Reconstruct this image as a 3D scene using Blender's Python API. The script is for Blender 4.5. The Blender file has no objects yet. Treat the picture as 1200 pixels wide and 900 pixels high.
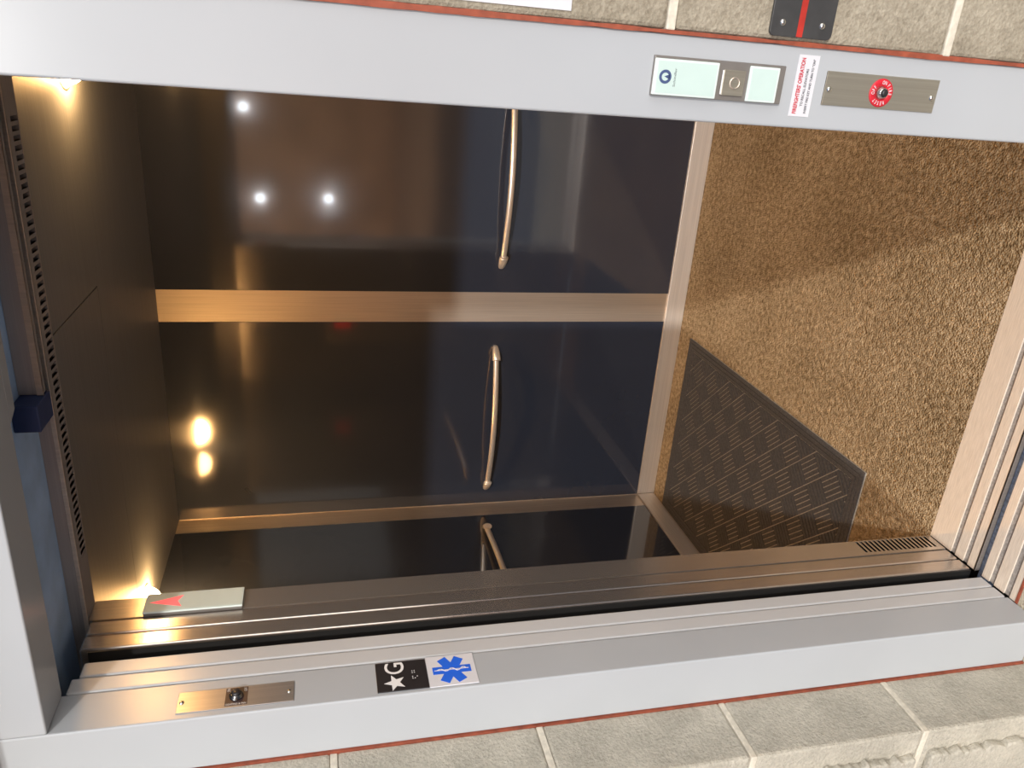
import bpy, bmesh, math, random
from mathutils import Vector, Matrix
random.seed(4)
S = bpy.context.scene
COL = S.collection
PI = math.pi

# ------------------------------------------------------------------ materials
def new_mat(name):
    m = bpy.data.materials.new(name); m.use_nodes = True
    nt = m.node_tree; b = nt.nodes['Principled BSDF']
    return m, nt, b
def N(nt, t, **kw):
    n = nt.nodes.new(t)
    for k, v in kw.items():
        if k in n.inputs.keys(): n.inputs[k].default_value = v
        else: setattr(n, k, v)
    return n
def coords(nt, scale=(1, 1, 1), rot=(0, 0, 0)):
    g = N(nt, 'ShaderNodeNewGeometry')
    mp = N(nt, 'ShaderNodeMapping')
    mp.inputs['Scale'].default_value = scale; mp.inputs['Rotation'].default_value = rot
    nt.links.new(g.outputs['Position'], mp.inputs['Vector'])
    return mp.outputs['Vector']
def noise(nt, vec, scale, detail=3, rough=.55):
    n = N(nt, 'ShaderNodeTexNoise', Scale=scale, Detail=detail, Roughness=rough)
    nt.links.new(vec, n.inputs['Vector']); return n.outputs['Fac']
def ramp(nt, fac, stops):
    r = N(nt, 'ShaderNodeValToRGB')
    e = r.color_ramp.elements
    while len(e) < len(stops): e.new(.5)
    for k, (p, c) in enumerate(stops):
        e[k].position = p; e[k].color = (*c, 1)
    nt.links.new(fac, r.inputs['Fac']); return r.outputs['Color']
def bump(nt, b, h, strength, dist):
    n = N(nt, 'ShaderNodeBump', Strength=strength, Distance=dist)
    nt.links.new(h, n.inputs['Height']); nt.links.new(n.outputs['Normal'], b.inputs['Normal'])
def add(nt, a, b, op='ADD'):
    n = N(nt, 'ShaderNodeMath', operation=op)
    nt.links.new(a, n.inputs[0])
    if hasattr(b, 'links'): nt.links.new(b, n.inputs[1])
    else: n.inputs[1].default_value = b
    return n.outputs[0]
def sc3(c, k): return tuple(x*k for x in c)

def simple(name, col, rough=.5, metal=0, var=.06, nscale=40, coat=0, spec=.5):
    m, nt, b = new_mat(name)
    v = coords(nt)
    c = ramp(nt, noise(nt, v, nscale), [(.3, sc3(col, 1-var)), (.7, sc3(col, 1+var))])
    nt.links.new(c, b.inputs['Base Color'])
    b.inputs['Roughness'].default_value = rough; b.inputs['Metallic'].default_value = metal
    b.inputs['Coat Weight'].default_value = coat; b.inputs['Coat Roughness'].default_value = .05
    b.inputs['Specular IOR Level'].default_value = spec
    return m
def brushed(name, col, rough, aniso=.8, metal=1, along='Z', streak=.08):
    """metal with fine streaks along one axis; highlights spread across the streaks"""
    m, nt, b = new_mat(name)
    sc = {'Z': (260, 260, 3), 'X': (3, 260, 260), 'Y': (260, 3, 260)}[along]
    f = noise(nt, coords(nt, sc), 1, 2)
    c = ramp(nt, f, [(.3, sc3(col, 1-streak)), (.7, sc3(col, 1+streak))])
    nt.links.new(c, b.inputs['Base Color'])
    b.inputs['Metallic'].default_value = metal; b.inputs['Roughness'].default_value = rough
    b.inputs['Anisotropic'].default_value = aniso
    g = N(nt, 'ShaderNodeNewGeometry')
    cr = N(nt, 'ShaderNodeVectorMath', operation='CROSS_PRODUCT')
    cr.inputs[0].default_value = {'Z': (0, 0, 1), 'X': (1, 0, 0), 'Y': (0, 1, 0)}[along]
    nt.links.new(g.outputs['True Normal'], cr.inputs[1])
    nt.links.new(cr.outputs[0], b.inputs['Tangent'])
    return m
def emit(name, col, strength):
    m, nt, b = new_mat(name)
    b.inputs['Base Color'].default_value = (*col, 1)
    b.inputs['Emission Color'].default_value = (*col, 1)
    b.inputs['Emission Strength'].default_value = strength
    return m

M = {}
def paint(name, col, rough):
    m, nt, b = new_mat(name)
    v = coords(nt)
    c = ramp(nt, noise(nt, v, 3, 2), [(.3, sc3(col, .97)), (.7, sc3(col, 1.03))])
    nt.links.new(c, b.inputs['Base Color'])
    b.inputs['Roughness'].default_value = rough
    bump(nt, b, noise(nt, v, 900, 2), .05, .0004)
    return m
M['frame'] = paint('frame_paint', (.40, .42, .44), .27)
M['doorpaint'] = paint('door_paint', (.50, .505, .51), .26)
M['steel'] = brushed('brushed_steel', (.66, .60, .54), .24, .95, metal=.9)
M['doorsteel'] = brushed('door_steel', (.62, .56, .51), .22, .95, metal=.9)
M['trimsteel'] = brushed('trim_steel', (.72, .63, .54), .43, .5, metal=.85)
M['base'] = brushed('baseboard_steel', (.66, .60, .54), .45, .5, along='X', metal=.6)
M['railsteel'] = brushed('rail_steel', (.85, .77, .68), .34, 0, along='X', metal=.7)
M['baseside'] = brushed('side_baseboard_steel', (.66, .60, .54), .45, .5, along='Y', metal=.6)
M['darkmetal'] = simple('dark_key_metal', (.16, .16, .16), .25, 1)
M['plate'] = brushed('switch_plate_steel', (.36, .33, .265), .36, .5, along='Z', metal=.55)
M['platel'] = brushed('switch_plate_warm_steel', (.46, .43, .41), .33, .6, along='Z', metal=.8)
M['screw'] = simple('screw_metal', (.7, .68, .62), .25, 1)
M['ceil'] = brushed('ceiling_metal', (.215, .24, .285), .5, 0, along='X', metal=.2)
M['ceil'].node_tree.nodes['Principled BSDF'].inputs['Specular IOR Level'].default_value = .25
M['header'] = brushed('header_metal', (.40, .37, .35), .4, .5, along='X', metal=.5)
M['deepblue'] = simple('dark_blue_block', (.02, .04, .12), .5)
M['bluegrey'] = simple('soffit_sky_tint', (.32, .47, .70), .5, var=.15, nscale=12)  # blue of the reflected sky put into the base colour
M['dark'] = simple('dark_void', (.008, .008, .009), .8)
M['shaft'] = simple('shaft_paint', (.018, .02, .026), .8)
M['gapshade'] = simple('gap_shade_black', (.012, .012, .012), .6)  # near-black that paints the shade between landing and car doors
M['red'] = simple('red_enamel', (.55, .015, .03), .4, var=.03)
M['white'] = simple('white_print', (.74, .74, .74), .5, var=.02)
M['black'] = simple('black_plastic', (.02, .018, .02), .4, var=.1)
M['brownblack'] = simple('switch_label_brown', (.05, .028, .026), .4)
M['blue'] = simple('star_blue', (.02, .13, .72), .4, var=.03)
M['navyink'] = simple('navy_ink', (.06, .09, .2), .4)
M['greyink'] = simple('grey_ink', (.05, .055, .07), .5)
M['redink'] = simple('red_ink', (.50, .012, .035), .5)
M['paper'] = simple('sticker_paper', (.62, .62, .65), .55, var=.02)
M['glass'] = simple('mint_glass', (.52, .65, .61), .12, var=.015, coat=.6)
M['glassedge'] = simple('glass_edge', (.64, .73, .70), .15, var=.01, coat=.5)
M['glassarrow'] = simple('indicator_glass', (.66, .74, .68), .15, var=.015, coat=.5)
M['housing'] = simple('grey_brown_housing', (.20, .185, .17), .45, .3)
M['signblack'] = simple('wall_plate_black', (.045, .045, .045), .42, var=.2, nscale=25)
M['stripe'] = simple('red_stripe', (.42, .03, .02), .45, var=.15)
M['caulk'] = simple('red_brown_caulk', (.27, .062, .03), .7, var=.25, nscale=60)
M['mortar'] = simple('cream_mortar', (.62, .57, .47), .85, var=.15, nscale=90)
M['redglow'] = emit('red_arrow_light', (.9, .10, .11), 1.0)
M['lens'] = emit('warm_lens', (1.0, .53, .18), 320)
M['panelred'] = emit('red_display', (1, .03, .02), .8)

# navy laminate
def navy():
    m, nt, b = new_mat('navy_laminate')
    v = coords(nt)
    c = ramp(nt, noise(nt, v, 2.5, 3), [(0, (.022, .028, .045)), (1, (.028, .035, .055))])
    nt.links.new(c, b.inputs['Base Color'])
    b.inputs['Roughness'].default_value = .10
    b.inputs['Specular IOR Level'].default_value = .75
    b.inputs['Coat Weight'].default_value = .8; b.inputs['Coat Roughness'].default_value = .04
    bump(nt, b, noise(nt, v, 3.2, 1), .12, .01)
    return m
M['navy'] = navy()
# carpet: short loops
def carpet():
    m, nt, b = new_mat('tan_loop_carpet')
    v = coords(nt)
    vo = N(nt, 'ShaderNodeTexVoronoi', Scale=165.0, Randomness=.9); nt.links.new(v, vo.inputs['Vector'])
    big = noise(nt, v, 3.5, 3)
    med = noise(nt, v, 60, 3)
    f = add(nt, add(nt, med, .72, 'MULTIPLY'), add(nt, big, .28, 'MULTIPLY'))
    c = ramp(nt, f, [(.36, (.22, .152, .080)), (.5, (.37, .268, .155)), (.64, (.54, .405, .25))])
    nt.links.new(c, b.inputs['Base Color'])
    b.inputs['Roughness'].default_value = .95
    b.inputs['Specular IOR Level'].default_value = .1
    h = add(nt, add(nt, vo.outputs['Distance'], -1.0, 'MULTIPLY'), add(nt, noise(nt, v, 130, 3), .9, 'MULTIPLY'))
    bump(nt, b, h, 1.0, .008)
    return m
M['carpet'] = carpet()
def matfab(name, lo, hi):
    m, nt, b = new_mat(name)
    v = coords(nt)
    c = ramp(nt, noise(nt, v, 160, 3), [(.35, lo), (.7, hi)])
    nt.links.new(c, b.inputs['Base Color'])
    b.inputs['Roughness'].default_value = .9
    bump(nt, b, noise(nt, v, 700, 2), .6, .002)
    return m
M['matfab'] = matfab('mat_fibre', (.046, .043, .043), (.088, .082, .080))
M['matgap'] = matfab('mat_groove_dust', (.32, .28, .23), (.48, .43, .36))
def blockmat(name, lo, hi):
    m, nt, b = new_mat(name)
    v = coords(nt)
    f1 = noise(nt, v, 9, 5, .6); f2 = noise(nt, v, 130, 4, .7)
    f = add(nt, add(nt, f1, .5, 'MULTIPLY'), add(nt, f2, .5, 'MULTIPLY'))
    c = ramp(nt, f, [(.36, lo), (.5, tuple((a+b_)/2 for a, b_ in zip(lo, hi))), (.64, hi)])
    nt.links.new(c, b.inputs['Base Color'])
    b.inputs['Roughness'].default_value = .92
    pit = N(nt, 'ShaderNodeTexVoronoi', Scale=160.0); nt.links.new(v, pit.inputs['Vector'])
    h = add(nt, add(nt, noise(nt, v, 90, 6, .75), 1.0, 'MULTIPLY'), add(nt, pit.outputs['Distance'], .35, 'MULTIPLY'))
    bump(nt, b, h, .8, .006)
    return m
M['block'] = blockmat('masonry_block', (.36, .335, .275), (.58, .54, .45))
M['blockr'] = blockmat('masonry_block_tan', (.23, .195, .14), (.45, .40, .31))
M['concrete'] = blockmat('landing_concrete', (.42, .38, .29), (.60, .55, .44))
def sillmat():
    m, nt, b = new_mat('sill_aluminium')
    v = coords(nt)
    f = noise(nt, coords(nt, (4, 60, 60)), 6, 4)
    c = ramp(nt, f, [(.3, (.63, .55, .455)), (.7, (.80, .71, .60))])
    nt.links.new(c, b.inputs['Base Color'])
    b.inputs['Roughness'].default_value = .5; b.inputs['Metallic'].default_value = .15
    bump(nt, b, noise(nt, v, 300, 3), .2, .001)
    return m
M['sill'] = sillmat()
M['gapblue'] = simple('gap_bottom', (.11, .15, .23), .6, var=.4, nscale=120)
M['facade'] = simple('brown_facade', (.74, .47, .31), .7, var=.3, nscale=2)
M['lampwhite'] = emit('white_lamp', (.8, .9, 1), 40)

# ------------------------------------------------------------------ geometry helpers
class MB:
    def __init__(s): s.v = []; s.f = []; s.sm = []
    def quadbox(s, p):           # 8 corners, x fastest then y then z
        b = len(s.v); s.v += [Vector(q) for q in p]
        for f in ((0, 2, 3, 1), (4, 5, 7, 6), (0, 1, 5, 4), (2, 6, 7, 3), (0, 4, 6, 2), (1, 3, 7, 5)):
            s.f.append(tuple(b+i for i in f)); s.sm.append(False)
        return s
    def box(s, x0, x1, y0, y1, z0, z1):
        return s.quadbox([(x, y, z) for z in (z0, z1) for y in (y0, y1) for x in (x0, x1)])
    def prism(s, pts, O, U, V, W, lo, hi):
        """polygon pts (u,v) extruded along W from lo to hi"""
        O, U, V, W = Vector(O), Vector(U), Vector(V), Vector(W)
        n = len(pts); b = len(s.v)
        for h in (lo, hi): s.v += [O+U*p[0]+V*p[1]+W*h for p in pts]
        s.f.append(tuple(b+i for i in reversed(range(n)))); s.sm.append(False)
        s.f.append(tuple(b+n+i for i in range(n))); s.sm.append(False)
        for i in range(n):
            j = (i+1) % n
            s.f.append((b+i, b+j, b+n+j, b+n+i)); s.sm.append(n > 12)
        return s
    def revolve(s, prof, O, A, n=32):
        """profile (r,h) turned about axis A at O"""
        O, A = Vector(O), Vector(A).normalized()
        X = A.orthogonal().normalized(); Y = A.cross(X)
        b = len(s.v); k = len(prof)
        for i in range(n):
            a = 2*PI*i/n
            for r, h in prof: s.v.append(O+A*h+(X*math.cos(a)+Y*math.sin(a))*r)
        for i in range(n):
            i2 = (i+1) % n
            for j in range(k-1):
                s.f.append((b+i*k+j, b+i2*k+j, b+i2*k+j+1, b+i*k+j+1)); s.sm.append(True)
        return s
    def tube(s, path, rad, n=16, cap=True):
        path = [Vector(p) for p in path]; m = len(path); b = len(s.v)
        up = Vector((0, 0, 1))
        for i, p in enumerate(path):
            t = (path[min(i+1, m-1)]-path[max(i-1, 0)]).normalized()
            a = t.cross(up)
            a = a.normalized() if a.length > 1e-4 else Vector((1, 0, 0))
            c = a.cross(t).normalized()
            r = rad(i/(m-1)) if callable(rad) else rad
            ra, rc = r if isinstance(r, tuple) else (r, r)
            for k in range(n):
                q = 2*PI*k/n
                s.v.append(p+a*ra*math.cos(q)+c*rc*math.sin(q))
        for i in range(m-1):
            for k in range(n):
                k2 = (k+1) % n
                s.f.append((b+i*n+k, b+i*n+k2, b+(i+1)*n+k2, b+(i+1)*n+k)); s.sm.append(True)
        if cap:
            s.f.append(tuple(b+k for k in reversed(range(n)))); s.sm.append(False)
            s.f.append(tuple(b+(m-1)*n+k for k in range(n))); s.sm.append(False)
        return s
    def poly(s, pts):
        b = len(s.v); s.v += [Vector(p) for p in pts]
        s.f.append(tuple(range(b, b+len(pts)))); s.sm.append(False)
        return s

def origin(o):
    p = Vector()
    while o is not None:
        p += o.location; o = o.parent
    return p
def fix_normals(me):
    bm = bmesh.new(); bm.from_mesh(me)
    bmesh.ops.recalc_face_normals(bm, faces=bm.faces)
    bm.to_mesh(me); bm.free()
def obj(name, mb, mat, parent=None, bevel=0, seg=2, fix=True):
    me = bpy.data.meshes.new(name)
    if parent is None:
        lo = Vector([min(v[i] for v in mb.v) for i in range(3)]); hi = Vector([max(v[i] for v in mb.v) for i in range(3)])
        O = Vector(((lo.x+hi.x)/2, (lo.y+hi.y)/2, lo.z))
    else: O = origin(parent)
    me.from_pydata([tuple(v-O) for v in mb.v], [], mb.f)
    for p, sm in zip(me.polygons, mb.sm): p.use_smooth = sm
    if fix: fix_normals(me)
    me.materials.append(mat)
    o = bpy.data.objects.new(name, me); COL.objects.link(o)
    if parent is None: o.location = O
    else: o.parent = parent
    if bevel:
        b = o.modifiers.new('edge', 'BEVEL'); b.width = bevel; b.segments = seg; b.limit_method = 'ANGLE'
    return o
def thing(name, label, cat, loc, group=None):
    o = bpy.data.objects.new(name, None); o.empty_display_size = .05
    COL.objects.link(o); o.location = loc
    o['label'] = label; o['category'] = cat
    if group: o['group'] = group
    return o
def tag(o, label, cat, group=None):
    o['label'] = label; o['category'] = cat
    if group: o['group'] = group
    return o
def struct(o):
    o['kind'] = 'structure'; return o
def text_mb(body, size, O, U, V, depth=.0004, width=None, bold=0):
    """flat lettering: centred on O, reading along U, up along V"""
    cu = bpy.data.curves.new('lettering', 'FONT'); cu.body = body; cu.size = 1
    cu.align_x = 'CENTER'; cu.align_y = 'CENTER'; cu.extrude = 0; cu.offset = bold; cu.resolution_u = 4
    t = bpy.data.objects.new('lettering', cu); COL.objects.link(t)
    dg = bpy.context.evaluated_depsgraph_get(); dg.update()
    me = bpy.data.meshes.new_from_object(t.evaluated_get(dg))
    bpy.data.objects.remove(t); bpy.data.curves.remove(cu)
    xs = [v.co.x for v in me.vertices]; ys = [v.co.y for v in me.vertices]
    cx, cy = (min(xs)+max(xs))/2, (min(ys)+max(ys))/2
    sx = (width/(max(xs)-min(xs))) if width else size
    sy = size/(max(ys)-min(ys))
    O, U, V = Vector(O), Vector(U), Vector(V); W = U.cross(V)
    mb = MB()
    mb.v = [O+U*((v.co.x-cx)*sx)+V*((v.co.y-cy)*sy)+W*depth for v in me.vertices]
    mb.f = [tuple(p.vertices) for p in me.polygons]; mb.sm = [False]*len(mb.f)
    bpy.data.meshes.remove(me)
    return mb
def letters(body, size, O, U, V, mat, parent, **kw):
    return obj('lettering', text_mb(body, size, O, U, V, **kw), mat, parent, fix=False)

X3, Y3, Z3 = Vector((1, 0, 0)), Vector((0, 1, 0)), Vector((0, 0, 1))
W, H = 1.067, 2.114                       # clear opening
XL, XR, D, YF, HC, ZB = -.851, 1.180, 2.035, .364, 2.264, .089
FO = .1206                                # frame face width

# ------------------------------------------------------------------ masonry with block courses
def masonry(name, x0, x1, mat, zs, y0=-.148, y1=.06, vjoints=None, boss=None):
    mb, mo = MB(), MB()
    j = .007
    for k in range(len(zs)-1):
        za, zb = zs[k]+j, zs[k+1]-j
        cuts = [x0]+sorted(v for v in vjoints(k) if x0 < v < x1)+[x1]
        for a, b in zip(cuts, cuts[1:]):
            aa = a+(j if a > x0 else 0); bb = b-(j if b < x1 else 0)
            mb.box(aa, bb, y0, y1, za, zb)
            if a > x0: mo.box(a-j, a+j, y0-.0006, y1-.02, za, zb)
    for z in zs[1:-1]:
        mo.box(x0-.0008 if boss == 'right' else x0+.001, x1+.0008 if boss == 'left' else x1-.001, y0-.0012, y1-.01, z-j, z+j)
    o = struct(obj(name, mb, mat, None, bevel=.006))
    obj('mortar', mo, M['mortar'], o, bevel=.002)
    return o
zs = [-.014+.412*k for k in range(0, 8)]
zs[0] = -.02
masonry('wall_front_left', -1.5, -FO-.005, M['block'], zs, vjoints=lambda k: [-.36-.0*k-.21*(k % 2), -.78-.21*(k % 2), -1.2-.21*(k % 2)], boss='left')
zr = [-.02, .203, .675, 1.147, 1.619, 2.091, 2.563]
masonry('wall_front_right', W+FO+.002, 3.2, M['blockr'], zr, y0=-.004, vjoints=lambda k: [1.60+.21*(k % 2), 2.02+.21*(k % 2), 2.44+.21*(k % 2), 2.86+.21*(k % 2)], boss='right')
masonry('wall_front_top', -FO-.005, W+FO+.002, M['block'], [2.251, zs[6], zs[7]], vjoints=lambda k: [.2+.2*(k % 2), .6+.2*(k % 2), 1.0])
# split-face bosses that stand out beyond the smooth margin of the left blocks
bs = MB()
for k in range(len(zs)-1):
    n = 40
    za, zb = zs[k]+.02, zs[k+1]-.02
    pts = []
    for i in range(n+1):
        pts.append((-.185+random.uniform(-.008, .008), za+(zb-za)*i/n))
    poly = [(-.5, za)]+pts+[(-.5, zb)]
    bs.prism(poly, (0, 0, 0), X3, Z3, Y3, -.166, -.146)
wl = bpy.data.objects['wall_front_left']
obj('block_boss', bs, M['block'], wl, bevel=.005)

# caulk lines between frame and masonry
def caulk(name, x, wd, seed):
    rnd = random.Random(seed)
    mb = MB(); n = 80; p = []
    for i in range(n+1):
        z = -.0+2.24*i/n
        p.append((z, wd*(1+.25*rnd.uniform(-1, 1)+.3*math.sin(i*.23+seed))))
    for i in range(n):
        (za, wa), (zb, wb) = p[i], p[i+1]
        y0, y1 = -.004, .03
        mb.quadbox([(x-wa, y0, za), (x+wa, y0, za), (x-wa, y1, za), (x+wa, y1, za), (x-wb, y0, zb), (x+wb, y0, zb), (x-wb, y1, zb), (x+wb, y1, zb)])
    return struct(obj(name, mb, M['caulk']))
caulk('trim_1', -FO-.0035, .0032, 1)
caulk('trim_2', W+FO-.0010, .0030, 2)

# ------------------------------------------------------------------ entrance frame
fr = thing('door_frame', 'pale grey painted steel frame around the elevator opening, set in the masonry', 'door frame', (W/2, 0, 0))
obj('jamb', MB().box(-FO, 0, 0, .0925, .0, 2.234), M['frame'], fr, bevel=.0035, seg=3)
obj('jamb', MB().box(W, W+FO-.0035, 0, .0925, .0, 2.234), M['frame'], fr, bevel=.0035, seg=3)
obj('head', MB().box(0.0006, W-.0006, 0, .0925, H, 2.234), M['frame'], fr, bevel=.0035, seg=3)

# hall doors stacked behind the left jamb, painted
def panel(name, label, y0, y1, z1, mat, group):
    o = obj(name, MB().box(-.60, 0, y0, y1, .004, z1), mat, None, bevel=.004, seg=3)
    return tag(o, label, 'door', group)
panel('landing_door', 'outer grey painted sliding door, its edge directly behind the sign-bearing jamb', .0945, .1340, 2.110, M['doorpaint'], 'grey landing doors')
panel('landing_door', 'inner grey painted sliding door, its edge beside the dark gap', .1365, .1752, 2.098, M['doorpaint'], 'grey landing doors')
panel('elevator_door', 'brushed steel sliding door edge facing the dark gap', .2110, .2520, 2.116, M['doorsteel'], 'steel car doors')
panel('elevator_door', 'brushed steel sliding door edge next to the slotted return panel', .2555, .2965, 2.116, M['doorsteel'], 'steel car doors')

obj('gap_shade', MB().box(-.6, -.004, .2070, .2108, .004, 2.1), M['gapshade'], bpy.data.objects['elevator_door'])  # dark sheet over the car door face, the gap's shade painted on
# return panel with vent slots at its foot
rp = thing('return_panel', 'brushed steel return panel with a slotted vent at its foot by the carpet', 'wall panel', (-.4, .332, 0))
rb = MB()
ya, yb = .3000, YF
rb.box(-.851, 0, ya, yb, .252, 2.1205).box(-.851, -.02, ya+.002, yb, .014, .252)
rb.box(-.03, 0, ya, yb, .004, .016)
rb.box(-.03, 0, ya, .3125, .016, .252).box(-.03, 0, .3605, yb, .016, .252)
obj('panel', rb, M['steel'], rp)
vb = MB()
n = 17; p0 = .0185; pit = (.2495-p0)/n
for i in range(n+1):
    z = p0+pit*i
    vb.box(-.004, -.0002, .3124, .3606, z-.0032, z+.0032)
obj('vent_grille', vb, M['steel'], rp)
obj('vent_back', MB().box(-.0199, -.017, .3126, .3604, .0165, .2515), M['dark'], rp)
ret_r = struct(obj('wall_front', MB().box(W+.002, XR, .300, YF, 0, 2.1205), M['steel']))

# header panel with a long slotted vent in its underside
hp = thing('header_panel', 'dark metal header over the car entrance with a long row of vent slots underneath', 'header', (W/2, .33, 2.122))
hb = MB()
hb.box(-.851, XR, .298, .3035, 2.1225, 2.70)
hb.box(-.851, XR, .3035, .3265, 2.122, 2.128).box(-.851, XR, .3595, YF, 2.122, 2.264)
hb.box(-.851, .137, .3265, .3595, 2.122, 2.128).box(.993, XR, .3265, .3595, 2.122, 2.128)
obj('fascia', hb, M['header'], hp)
sb = MB(); n = 55
for i in range(n+1):
    x = .139+(.992-.139)*i/n
    sb.box(x-.0035, x+.0035, .3264, .3596, 2.1223, 2.1265)
obj('vent_grille', sb, M['header'], hp)
obj('vent_back', MB().box(.137, .993, .3266, .3594, 2.140, 2.144), M['dark'], hp)
obj('added_sky_tint_plate', MB().box(-.851, XR, .1785, .2975, 2.150, 2.154), M['bluegrey'], hp)  # plate added above the opening, sky blue painted into it
obj('edge_lip', MB().box(-.06, XR, .2945, .2985, 2.1185, 2.127), M['trimsteel'], hp, bevel=.001)

tr = obj('car_door_track', MB().box(.538, 1.3, .236, .252, 2.112, 2.1495), M['header'])
tag(tr, 'dark metal car door track with a bright lower lip, above the opening', 'door track')
obj('track_lip', MB().box(.538, 1.3, .2330, .2360, 2.1095, 2.120), M['trimsteel'], tr)
tag(obj('track_bracket', MB().box(.487, .536, .190, .262, 2.108, 2.1495), M['deepblue'], None, bevel=.002), 'small dark blue block in the gap above the opening beside the bright lip', 'bracket')
ht = MB().prism([(.550, .0925), (.566, .118), (1.20, .118), (1.20, .0925)], (0, 0, 0), X3, Y3, Z3, 2.1145, 2.20)
tag(obj('landing_door_track', ht, M['frame'], None, bevel=.001), 'short pale track with a cut corner behind the head of the frame', 'door track')

# ------------------------------------------------------------------ sills
def sill(name, label, prof, mat):
    mb = MB().prism(prof, (0, 0, 0), Y3, Z3, X3, -.0, W)
    return tag(obj(name, mb, mat, None, bevel=.0007), label, 'door sill', 'door sills')
g = -.016
sill('landing_sill', 'grooved pale metal sill on the landing side of the dark gap', [(.072, -.05), (.072, 0), (.089, 0), (.089, g), (.106, g), (.106, 0), (.1385, 0), (.1385, g), (.154, g), (.154, 0), (.178, 0), (.178, -.05)], M['sill'])
sill('car_sill', 'grooved pale metal sill running along the carpet edge', [(.204, -.05), (.204, 0), (.2285, 0), (.2285, g), (.243, g), (.243, 0), (.272, 0), (.272, g), (.287, g), (.287, 0), (YF+.001, 0), (YF+.001, -.05)], M['sill'])
M['groove'] = simple('groove_grime', (.30, .28, .26), .7, var=.3, nscale=150)
for nm, ys in (('landing_sill', ((.0892, .1058), (.1387, .1538))), ('car_sill', ((.2287, .2428), (.2722, .2868)))):
    for ya_, yb_ in ys:
        obj('groove', MB().box(.0005, W-.0005, ya_, yb_, -.0155, -.0035), M['groove'], bpy.data.objects[nm])
edge = MB().box(0, W, .2005, .204, -.03, .0012)
obj('edge_strip', edge, M['trimsteel'], bpy.data.objects['car_sill'])
struct(obj('floor_gap', MB().box(-.2, W+.2, .1785, .2000, -.05, -.014), M['gapblue']))
struct(obj('trim_3', MB().box(-.0, W, .064, .0715, -.03, .0015), M['caulk'], None, bevel=.001))

# ------------------------------------------------------------------ the car
struct(obj('floor', MB().box(XL, XR, YF+.0015, D, -.03, 0), M['carpet']))
struct(obj('wall_back', MB().box(XL-.03, XR+.03, D, D+.03, 0, HC), M['trimsteel']))
struct(obj('wall_left', MB().box(XL-.03, XL, YF, D, 0, HC), M['trimsteel']))
struct(obj('wall_right', MB().box(XR, XR+.03, YF, D, 0, HC), M['trimsteel']))
def wpanel(label, *b):
    o = obj('wall_panel', MB().box(*b), M['navy'], None, bevel=.0012)
    return tag(o, label, 'wall panel', 'navy laminate wall panels')
T = .002
wpanel('glossy navy panel on the rear wall between the middle strip and the corner strip', XL+.004, .0735, D-T, D-.0001, ZB+.001, HC+.005)
wpanel('glossy navy panel on the rear wall above the widest bare stretch of carpet', .2074, XR-.004, D-T, D-.0001, ZB+.001, HC+.005)
wpanel('very dark navy panel on the side wall, half hidden behind the steel door edges', XL+.0001, XL+T, YF+.004, 1.926, ZB+.001, HC+.005)
wpanel('glossy navy panel on the side wall hidden behind the call station jamb', XR-T, XR-.0001, YF+.004, 1.926, ZB+.001, HC+.005)
# baseboards
struct(obj('baseboard_back', MB().box(XL+.009, XR-.009, D-.010, D-.0001, 0.0005, ZB), M['base'], None, bevel=.002))
struct(obj('baseboard_left', MB().box(XL+.0001, XL+.009, YF+.001, D-.0102, 0.0005, ZB), M['baseside'], None, bevel=.002))
struct(obj('baseboard_right', MB().box(XR-.009, XR-.0001, YF+.001, D-.0102, 0.0005, ZB), M['baseside'], None, bevel=.002))
# ceiling: one field panel and an L-shaped surround with open seams
struct(obj('ceiling', MB().box(XL, XR, YF, D, HC+.0062, HC+.03), M['dark']))
cl = bpy.data.objects['ceiling']
obj('ceiling_panel', MB().box(XL+.0021, .4430, YF+.001, 1.2415, HC, HC+.006), M['ceil'], cl)
L = [(.4465, YF+.001), (XR-.0021, YF+.001), (XR-.0021, D-.0021), (XL+.0021, D-.0021), (XL+.0021, 1.2435), (.4465, 1.2435)]
obj('ceiling_panel', MB().prism(L, (0, 0, 0), X3, Y3, Z3, HC, HC+.006), M['ceil'], cl)

# downlights
def downlight(label, x, y):
    t = thing('downlight', label, 'ceiling light', (x, y, HC-.012), 'warm ceiling downlights')
    obj('trim_ring', MB().revolve([(.061, 0.0), (.062, -.0022), (.070, -.0018), (.074, 0), (.061, 0)], (x, y, HC), (0, 0, 1), 40), M['trimsteel'], t)
    pr = [((.060)*math.cos(a), -.001-.052*math.sin(a)) for a in [PI/2*k/10 for k in range(10, -1, -1)]]
    pr[0] = (0, pr[0][1])
    obj('lens', MB().revolve(pr, (x, y, HC), (0, 0, 1), 40), M['lens'], t)
    return t
downlight('warm glowing ceiling downlight cut by the jamb that holds the call station', 1.050, 1.20)
downlight('warm glowing ceiling downlight peeping out behind the arrow indicator', -.755, 1.335)

# ------------------------------------------------------------------ handrails
def rail(label, x0, x1, z=.884, bow=.062):
    xm = (x0+x1)/2
    t = thing('handrail', label, 'handrail', (xm, D, z), 'bowed steel handrails')
    off = lambda u: .024+bow*math.sin(PI*u)**.9
    P = []
    n = 40
    for i in range(n+1):
        u = i/n
        P.append((x0+.022+(x1-x0-.044)*u, D-off(u), z))
    obj('rail', MB().tube(P, (.0095, .0125), 18), M['railsteel'], t)
    for s, e in ((1, x0), (-1, x1)):
        c = []
        for i in range(15):
            u = i/14
            c.append((e+s*.058*u, D-.002-.030*math.sin(u*PI/2)-.012*u*u, z))
        obj('end_foot', MB().tube(c, lambda u: (.004+.010*math.sqrt(max(0, 1-(1-u)**2)), .006+.0130*math.sqrt(max(0, 1-(1-u)**2))), 18), M['railsteel'], t)
    return t
rail('bowed steel handrail on the rear wall, nearer the corner strip', -.770, -.036)
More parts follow.
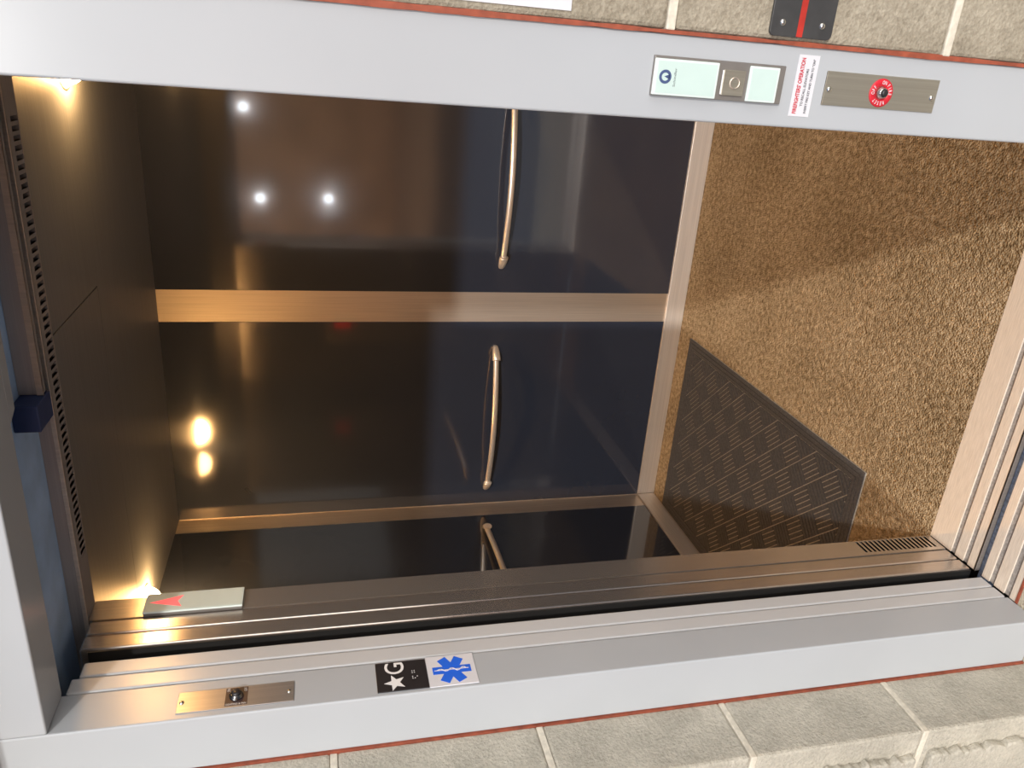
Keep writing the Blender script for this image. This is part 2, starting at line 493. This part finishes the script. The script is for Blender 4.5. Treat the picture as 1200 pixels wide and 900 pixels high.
r2 = rail('bowed steel handrail on the rear wall, one end hidden by the jamb', .314, 1.072)
def place_copy(src, label, loc, rot):
    r = src.copy(); COL.objects.link(r); r.location = loc; r.rotation_euler = (0, 0, rot); r['label'] = label
    for c in src.children:
        d = c.copy(); COL.objects.link(d); d.parent = r
    return r
place_copy(r2, 'steel handrail on the side wall hidden behind the call station jamb', (XR-.001, 1.1, .884), -PI/2)
r3 = rail('steel handrail on the dark side wall, mostly hidden by the door edges', .314, 1.072, .884, .022)
r3.location = (XL+.0025, 1.440, .925); r3.rotation_euler = (0, 0, PI/2)

# operating panel inside, seen only mirrored in the rear wall
cp = thing('operating_panel', 'steel button panel with a red floor display, mirrored in the rear navy panel', 'control panel', (-.47, YF, .77))
obj('face_plate', MB().box(-.62, -.32, YF+.0005, YF+.008, .77, 1.60), M['trimsteel'], cp, bevel=.002)
obj('floor_display', MB().box(-.52, -.42, YF+.008, YF+.0095, 1.45, 1.55), M['panelred'], cp)
for i in range(4):
    obj('button', MB().revolve([(0, .006), (.014, .006), (.016, 0)], (-.47, YF+.008, 1.35-.09*i), (0, 1, 0), 20), M['white'], cp)

# ------------------------------------------------------------------ entrance mat
mt = thing('entrance_mat', 'dark grey-brown ribbed mat with basket-weave blocks lying on the tan carpet', 'mat', (-.40, 1.28, 0))
mx0, mx1, my0, my1 = -.835, .036, .655, 1.909
obj('backing', MB().box(mx0, mx1, my0, my1, .0008, .0045), M['matgap'], mt)
bw = .052
bd = MB()
for k in range(3):                           # three raised ribs run round the edge
    a = .001+k*.0165; b = a+.0145
    bd.box(mx0+a, mx1-a, my0+a, my0+b, .004, .0082).box(mx0+a, mx1-a, my1-b, my1-a, .004, .0082)
    bd.box(mx0+a, mx0+b, my0+b, my1-b, .004, .0082).box(mx1-b, mx1-a, my0+b, my1-b, .004, .0082)
obj('border', bd, M['matfab'], mt)
def clip(poly, a, b, c):                     # keep a*x+b*y<=c
    out = []
    for i in range(len(poly)):
        p, q = poly[i], poly[(i+1) % len(poly)]
        dp, dq = a*p[0]+b*p[1]-c, a*q[0]+b*q[1]-c
        if dp <= 0: out.append(p)
        if dp*dq < 0:
            t = dp/(dp-dq); out.append((p[0]+(q[0]-p[0])*t, p[1]+(q[1]-p[1])*t))
    return out
rb = MB()
cell, nr = .088, 5
cx, cy, r2_ = (mx0+mx1)/2, (my0+my1)/2, math.sqrt(.5)
ix0, ix1, iy0, iy1 = mx0+bw, mx1-bw, my0+bw, my1-bw
for i in range(-14, 15):
    for j in range(-14, 15):
        for k in range(nr):
            lo, hi = k*cell/nr+.0020, (k+1)*cell/nr-.0020
            e = .002
            if (i+j) % 2 == 0: q = [(e, lo), (cell-e, lo), (cell-e, hi), (e, hi)]
            else:
                lo2, hi2 = lo-.0002, hi+.0002
                q = [(lo2, e), (hi2, e), (hi2, cell-e), (lo2, cell-e)]
            P = []
            for a, b in q:
                u, v = i*cell+a, j*cell+b
                P.append((cx+(u+v)*r2_, cy+(v-u)*r2_))
            for a, b, c in ((1, 0, ix1), (-1, 0, -ix0), (0, 1, iy1), (0, -1, -iy0)):
                P = clip(P, a, b, c) if len(P) > 2 else []
            if len(P) > 2: rb.prism(P, (0, 0, 0), X3, Y3, Z3, .004, .0082)
obj('rib_pattern', rb, M['matfab'], mt)

# ------------------------------------------------------------------ call station on the right jamb
F = Vector((0, -1, 0))
cs = thing('call_station', 'slim call station with two pale glass panes and a square metal button, on the jamb', 'call station', (1.127, 0, .952))
obj('housing', MB().box(1.1000, 1.1548, -.006, .0, .9515, 1.1655), M['housing'], cs, bevel=.0012)
ga = obj('glass_pane', MB().box(1.1010, 1.1510, -.0095, -.0055, 1.0630, 1.1650), M['glassedge'], cs, bevel=.0015)
obj('pane_face', MB().box(1.1042, 1.1478, -.0099, -.0093, 1.0665, 1.1605), M['glass'], ga)
gb = obj('glass_pane', MB().box(1.1010, 1.1510, -.0095, -.0055, .9625, 1.0125), M['glassedge'], cs, bevel=.0015)
obj('pane_face', MB().box(1.1042, 1.1478, -.0099, -.0093, .9660, 1.0090), M['glass'], gb)
bt = obj('button', MB().box(1.1070, 1.1430, -.0092, -.006, 1.0185, 1.0545), M['plate'], cs, bevel=.001)
obj('button_ring', MB().revolve([(.0068, .0), (.0068, .0012), (.0086, .0012), (.0086, 0)], (1.125, -.0090, 1.0345), (0, -1, 0), 32), M['trimsteel'], bt)
obj('call_light', MB().box(1.1085, 1.1420, -.0096, -.0090, 1.0548, 1.0568), M['white'], cs)
# ring emblem with a wedge, and the maker's lettering beneath it
em = MB(); O = Vector((1.1265, -.0099, 1.1475))
n = 40
def ringpoly(mb, O, U, V, ro, ri, a0, a1, n, d0, d1):
    pts = [(ro*math.cos(a0+(a1-a0)*i/n), ro*math.sin(a0+(a1-a0)*i/n)) for i in range(n+1)]
    pts += [(ri*math.cos(a1-(a1-a0)*i/n), ri*math.sin(a1-(a1-a0)*i/n)) for i in range(n+1)]
    for i in range(n):
        q = [pts[i], pts[i+1], pts[2*n-i], pts[2*n+1-i]]
        mb.prism(q, O, U, V, Vector(U).cross(Vector(V)), d0, d1)
    return mb
ringpoly(em, O, X3, Z3, .0096, .0056, 0, 2*PI, 40, 0, .0004)
em.prism([(-.0035, -.0066), (.0035, -.0066), (.0005, .0016)], O, X3, Z3, F, 0, .0004)
obj('emblem', em, M['navyink'], cs)
letters('Schindler', .0036, (1.1265, -.0099, 1.1325), X3, Z3, M['greyink'], cs, depth=.0003, width=.0255)

# fire service sticker
st = thing('fire_service_sticker', 'small white sticker with red and grey capitals between call station and key switch', 'sticker', (1.1285, 0, .8945))
obj('paper', MB().box(1.0845, 1.1730, -.0006, -.0001, .8945, .9300), M['paper'], st)
letters("FIREFIGHTERS' OPERATION", .0072, (1.1285, -.0007, .9215), X3, Z3, M['redink'], st, width=.080, bold=.03)
letters("TO RECALL ELEVATORS", .0042, (1.1265, -.0007, .9115), X3, Z3, M['greyink'], st, width=.054, bold=.02)
letters('INSERT FIRE KEY AND TURN TO "ON"', .0042, (1.1285, -.0007, .9030), X3, Z3, M['greyink'], st, width=.078, bold=.02)

def screw(parent, O, A, r=.0042):
    s = obj('screw', MB().revolve([(r*1.1, 0), (r, .0012), (r*.7, .0024), (r*.3, .003), (0, .003)], O, A, 20), M['screw'], parent)
    return s
def keyhole(parent, O, A, r, mat='screw'):
    k = obj('key_cylinder', MB().revolve([(r*1.25, 0), (r*1.25, .003), (r, .0045), (r, .0075), (r*.8, .008), (r*.8, .0072), (0, .0072)], O, A, 32), M[mat], parent)
    o2 = Vector(O)+Vector(A)*.0078
    obj('key_core', MB().revolve([(r*.78, -.001), (r*.78, .0022), (r*.4, .0034), (0, .0036)], o2, A, 24), M['black'], k)
    return k
# fire key switch below it
ks = thing('fire_key_switch', 'brushed steel key switch plate with a round red collar, low on the jamb', 'key switch', (1.1288, 0, .671))
obj('plate', MB().box(1.1040, 1.1536, -.0022, 0, .6715, .8770), M['plate'], ks, bevel=.0006)
screw(ks, (1.1270, -.0022, .8690), F); screw(ks, (1.1262, -.0022, .6800), F)
obj('collar', MB().revolve([(.0098, .0), (.0098, .0016), (.0205, .0016), (.0212, .0008), (.0212, 0)], (1.1280, -.0021, .7755), F, 48), M['red'], ks)
keyhole(ks, (1.1280, -.0030, .7755), F, .0072)
def arc_letters(body, r, a_mid, da, size, O, U, V, mat, parent, d):
    O, U, V = Vector(O), Vector(U), Vector(V); mb = MB()
    for i, ch in enumerate(body):
        a = a_mid-(i-(len(body)-1)/2)*da
        c = O+U*math.cos(a)*r+V*math.sin(a)*r
        up = U*math.cos(a)+V*math.sin(a); rt = U*math.sin(a)-V*math.cos(a)
        t = text_mb(ch, size, c, rt, up, depth=d, bold=.01)
        b = len(mb.v); mb.v += t.v; mb.f += [tuple(b+i_ for i_ in f) for f in t.f]; mb.sm += t.sm
    return obj('lettering', mb, mat, parent, fix=False)
for body, am in (('RESET', PI*.95), ('OFF', PI*.42), ('ON', -.15), ('FIRE', -PI*.38)):
    arc_letters(body, .0155, am, .30, .0056, (1.1280, -.0037, .7755), X3, Z3, M['paper'], ks, .0003)

# hall key switch on the left reveal
E_ = Vector((1, 0, 0))
kl = thing('reveal_key_switch', 'long warm steel key switch plate high on the reveal above the star sign', 'key switch', (0, .040, 1.7045))
obj('plate', MB().box(.0004, .0020, .0145, .0648, 1.7045, 1.9105), M['platel'], kl, bevel=.0006)
screw(kl, (.0020, .0390, 1.9030), E_); screw(kl, (.0020, .0390, 1.7135), E_)
obj('switch_label', MB().box(.0020, .0024, .0190, .0625, 1.7880, 1.8275), M['brownblack'], kl)
keyhole(kl, (.0022, .0415, 1.8085), E_, .0100, 'darkmetal')
letters('ON', .0052, (.0024, .0570, 1.8225), Y3, Z3, M['white'], kl)
letters('OFF', .0052, (.0024, .0560, 1.7925), Y3, Z3, M['white'], kl)
letters('LIGHTING & FAN', .0044, (.0024, .0218, 1.8080), -Z3, Y3, M['white'], kl, width=.036)

# floor sign and star of life sign on the reveal
fs = thing('floor_sign', 'square black floor sign with white star, letter G and braille on the reveal', 'sign', (0, .048, 1.4505))
obj('plate', MB().box(.0, .0022, .0092, .0870, 1.4508, 1.5505), M['black'], fs, bevel=.0008)
def star(mb, O, U, V, R, r, n, a0, d0, d1):
    pts = []
    for i in range(2*n):
        a = a0+PI*i/n; q = R if i % 2 == 0 else r
        pts.append((q*math.cos(a), q*math.sin(a)))
    W_ = Vector(U).cross(Vector(V))
    for i in range(0, 2*n, 2):                # fan of kites keeps the outline crisp
        mb.prism([(0, 0), pts[i-1], pts[i], pts[(i+1) % (2*n)]], O, U, V, W_, d0, d1)
    return mb
obj('star', star(MB(), (.0022, .0300, 1.5150), Y3, Z3, .0215, .0088, 5, PI/2, 0, .0006), M['white'], fs)
letters('G', .038, (.0022, .0680, 1.5140), Y3, Z3, M['white'], fs, depth=.0006, width=.031, bold=.004)
br = MB()
for y, z in ((.0375, 1.4800), (.0375, 1.4755), (.0420, 1.4800), (.0525, 1.4800), (.0575, 1.4800), (.0525, 1.4755), (.0575, 1.4755), (.0420, 1.4710)):
    br.revolve([(.0011, 0), (.0009, .0005), (0, .0008)], (.0022, y, z), E_, 10)
obj('braille', br, M['white'], fs)

sl = thing('star_of_life_sign', 'white square sign with a blue six-armed medical star below the floor sign', 'sign', (0, .049, 1.3525))
obj('plate', MB().box(.0, .0020, .0085, .0905, 1.3528, 1.4496), M['paper'], sl, bevel=.0005)
six = MB()
O6 = Vector((.0020, .0495, 1.4010))
for k, a in enumerate((PI/2, PI/2+PI/3, PI/2-PI/3)):
    R_ = .0385 if k == 0 else .0360
    c, s_ = math.cos(a), math.sin(a); w_ = .0098
    pts = [(c*R_-s_*-w_, s_*R_+c*-w_), (c*R_-s_*w_, s_*R_+c*w_), (-c*R_-s_*w_, -s_*R_+c*w_), (-c*R_-s_*-w_, -s_*R_+c*-w_)]
    six.prism(pts, O6, Y3, Z3, X3, 0, .0004+.0001*k)
obj('six_armed_star', six, M['blue'], sl)
sn = []
for i in range(41):
    u = i/40
    sn.append((.0028, .0495+.0042*math.sin(u*PI*5)*(1-.4*u), 1.372+.058*u))
obj('snake_and_staff', MB().tube(sn, .0011, 8).box(.0024, .0030, .0487, .0503, 1.367, 1.436), M['paper'], sl)

# arrow indicator on the return panel
ai = thing('arrow_indicator', 'pale glass direction indicator with a lit red arrow on the return panel', 'indicator', (.0, .328, 1.817))
ab = obj('backing', MB().box(.0, .007, .2975, .3575, 1.8180, 2.0150), M['housing'], ai, bevel=.0006)
gp = obj('glass_pane', MB().box(.007, .0115, .2965, .3590, 1.8170, 2.0160), M['glassedge'], ai, bevel=.0012)
obj('pane_face', MB().box(.0113, .0118, .3000, .3555, 1.8205, 2.0125), M['glassarrow'], gp)
obj('arrow', MB().prism([(.3275, 2.006), (.3090, 1.941), (.3275, 1.951), (.3460, 1.941)], (0, 0, 0), Y3, Z3, X3, .0118, .0121), M['redglow'], ai)

# things on the right masonry
wp = thing('wall_plate', 'black wall plate with a red band and shiny screws on the masonry', 'sign', (1.26, -.004, .88))
kz = lambda z: z
pz0, pz1 = kz(.889), kz(.993)
rr = .008; px0, px1 = 1.1945, 1.345
pts = []
for cx_, cz_, a0 in ((px1-rr, pz1-rr, 0), (px0+rr, pz1-rr, PI/2), (px0+rr, pz0+rr, PI), (px1-rr, pz0+rr, 1.5*PI)):
    pts += [(cx_+rr*math.cos(a0+PI/2*i/5), cz_+rr*math.sin(a0+PI/2*i/5)) for i in range(6)]
obj('plate', MB().prism(pts, (0, 0, 0), X3, Z3, F, .0052, .0095), M['signblack'], wp, bevel=.0008)
zm = (pz0+pz1)/2
obj('red_band', MB().box(px0+.001, px1-.001, -.0099, -.0094, kz(.9385), kz(.9485)), M['stripe'], wp)
for sx in (px0+.0185, px1-.0185):
    for sz in (kz(.974), kz(.908)):
        screw(wp, (sx, -.0095, sz), F, .0045)
nt_ = obj('wall_sign_paper', MB().box(1.2005, 1.42, -.0062, -.0053, kz(1.2985), kz(1.2985)+.280), M['paper'])
tag(nt_, 'white paper notice on the masonry, only its edge in view', 'notice')
bpy.data.objects['wall_sign_paper'].data.materials[0] = M['paper']

# ------------------------------------------------------------------ shaft round the car, landing and the building across
sh = MB().box(-1.2, -1.17, .065, 2.2, -.3, 2.75).box(1.35, 1.38, .065, 2.2, -.3, 2.75).box(-1.2, 1.38, .065, 2.2, 2.72, 2.75).box(-1.2, 1.38, .065, 2.2, -.33, -.3).box(-1.2, 1.38, 2.2, 2.23, -.33, 2.75)
struct(obj('wall_shaft', sh, M['shaft']))
M['asphalt'] = blockmat('grey_paving', (.10, .115, .14), (.16, .18, .21))
struct(obj('floor_landing', MB().box(-9, 9, -.7, .0635, -.06, -.0005), M['concrete']))
struct(obj('floor_outside', MB().box(-14, 9, -3.8, -.702, -.06, -.0005), M['asphalt']))
M['brickpave'] = blockmat('brown_paving', (.44, .27, .17), (.60, .40, .27))
struct(obj('floor_court', MB().box(-14, 9, -16, -3.802, -.06, -.0005), M['brickpave']))
struct(obj('wall_opposite', MB().box(-14, 6, -12.6, -12.3, 0, 4.4), M['facade']))
for i, (x, z) in enumerate(((-.09, 3.05), (-1.91, 2.80), (-1.88, 1.39))):
    tag(obj('wall_sconce', MB().revolve([(0, .12), (.07, .1), (.1, .04), (.1, 0), (0, 0)], (x, -12.3, z), (0, 1, 0), 24), M['lampwhite']), 'white wall lamp across the landing, seen only as a reflected spot', 'lamp', 'lamps across the landing')

# ------------------------------------------------------------------ light
def aim(o, d): o.rotation_euler = Vector(d).to_track_quat('-Z', 'Y').to_euler()
sd = bpy.data.lights.new('sun', 'SUN'); sd.energy = 1.9; sd.angle = math.radians(2); sd.color = (1, .98, .945)
so = bpy.data.objects.new('sun', sd); COL.objects.link(so); aim(so, (.03, 1, -.516)); so.location = (0, -5, 6)
# sunlight thrown back by a window across the way: a narrow, nearly parallel beam
pd = bpy.data.lights.new('window_glint', 'SPOT'); dist = 24.6
pd.energy = 2.1*4*PI*dist**2; pd.spot_size = 2*math.atan(1.9/dist); pd.spot_blend = .6; pd.shadow_soft_size = .4; pd.color = (1, .94, .87)
po = bpy.data.objects.new('window_glint', pd); COL.objects.link(po)
dv = Vector((-.497, 1, -.516)).normalized(); po.location = Vector((.35, .1, 1.1))-dv*dist; aim(po, dv); po.scale = (1, 1.9, 1)

# unseen fill spots, added to brighten the court and building the panels mirror
for x in (-9.5, -5.0, -.5):
    ld = bpy.data.lights.new('court_fill_spot', 'SPOT'); ld.energy = 900; ld.color = (1, .78, .55); ld.spot_size = math.radians(140); ld.spot_blend = .5; ld.shadow_soft_size = .2
    lo = bpy.data.objects.new('court_fill_spot', ld); COL.objects.link(lo); lo.location = (x, -5.2, 4.2); aim(lo, (0, -1, -.35))
w = bpy.data.worlds.new('sky'); S.world = w; w.use_nodes = True
nt = w.node_tree; bg = nt.nodes['Background']
tc = N(nt, 'ShaderNodeTexCoord'); sep = N(nt, 'ShaderNodeSeparateXYZ'); nt.links.new(tc.outputs['Generated'], sep.inputs[0])
c = ramp(nt, sep.outputs['Z'], [(0, (.62, .66, .72)), (.35, (.42, .56, .85)), (1, (.22, .38, .80))])
dt = N(nt, 'ShaderNodeVectorMath', operation='DOT_PRODUCT'); dt.inputs[1].default_value = Vector((.90, -.42, .12)).normalized()
nt.links.new(tc.outputs['Generated'], dt.inputs[0])
lobe = N(nt, 'ShaderNodeMath', operation='POWER'); lobe.inputs[1].default_value = 4  # bright patch added to the sky as fill for the jamb reveal
mx = add(nt, dt.outputs['Value'], 0.0, 'MAXIMUM'); nt.links.new(mx, lobe.inputs[0])
lc = ramp(nt, lobe.outputs[0], [(0, (0, 0, 0)), (1, (1.0, .95, .90))])
mixn = N(nt, 'ShaderNodeVectorMath', operation='MULTIPLY_ADD'); mixn.inputs[1].default_value = (6.5, 6.5, 6.5)
nt.links.new(lc, mixn.inputs[0]); nt.links.new(c, mixn.inputs[2])
nt.links.new(mixn.outputs[0], bg.inputs['Color']); bg.inputs['Strength'].default_value = .45

# ------------------------------------------------------------------ camera (phone held sideways)
fw = Vector((-.38003, .89289, -.23944))
yaw, pit, roll = -.4024562840, -.2417950588, -.0206532058
fw = Vector((math.sin(yaw)*math.cos(pit), math.cos(yaw)*math.cos(pit), math.sin(pit)))
rt = Vector((math.cos(yaw), -math.sin(yaw), 0)); up = rt.cross(fw)
c_, s_ = math.cos(roll), math.sin(roll)
r2v = rt*c_+up*s_; u2v = rt*-s_+up*c_
cd = bpy.data.cameras.new('camera'); co = bpy.data.objects.new('camera', cd); COL.objects.link(co)
m = Matrix((-u2v, r2v, -fw)).transposed().to_4x4(); m.translation = (1.1280247, -1.1460984, 1.6452068)
co.matrix_world = m
cd.sensor_fit = 'HORIZONTAL'; cd.sensor_width = 36; cd.lens = 911.687*36/1200; cd.clip_start = .01
S.camera = co
S.view_settings.view_transform = 'Standard'; S.view_settings.look = 'None'
S.view_settings.gamma = 1; S.view_settings.exposure = 0; S.view_settings.use_curve_mapping = False
S.cycles.sample_clamp_indirect = 6
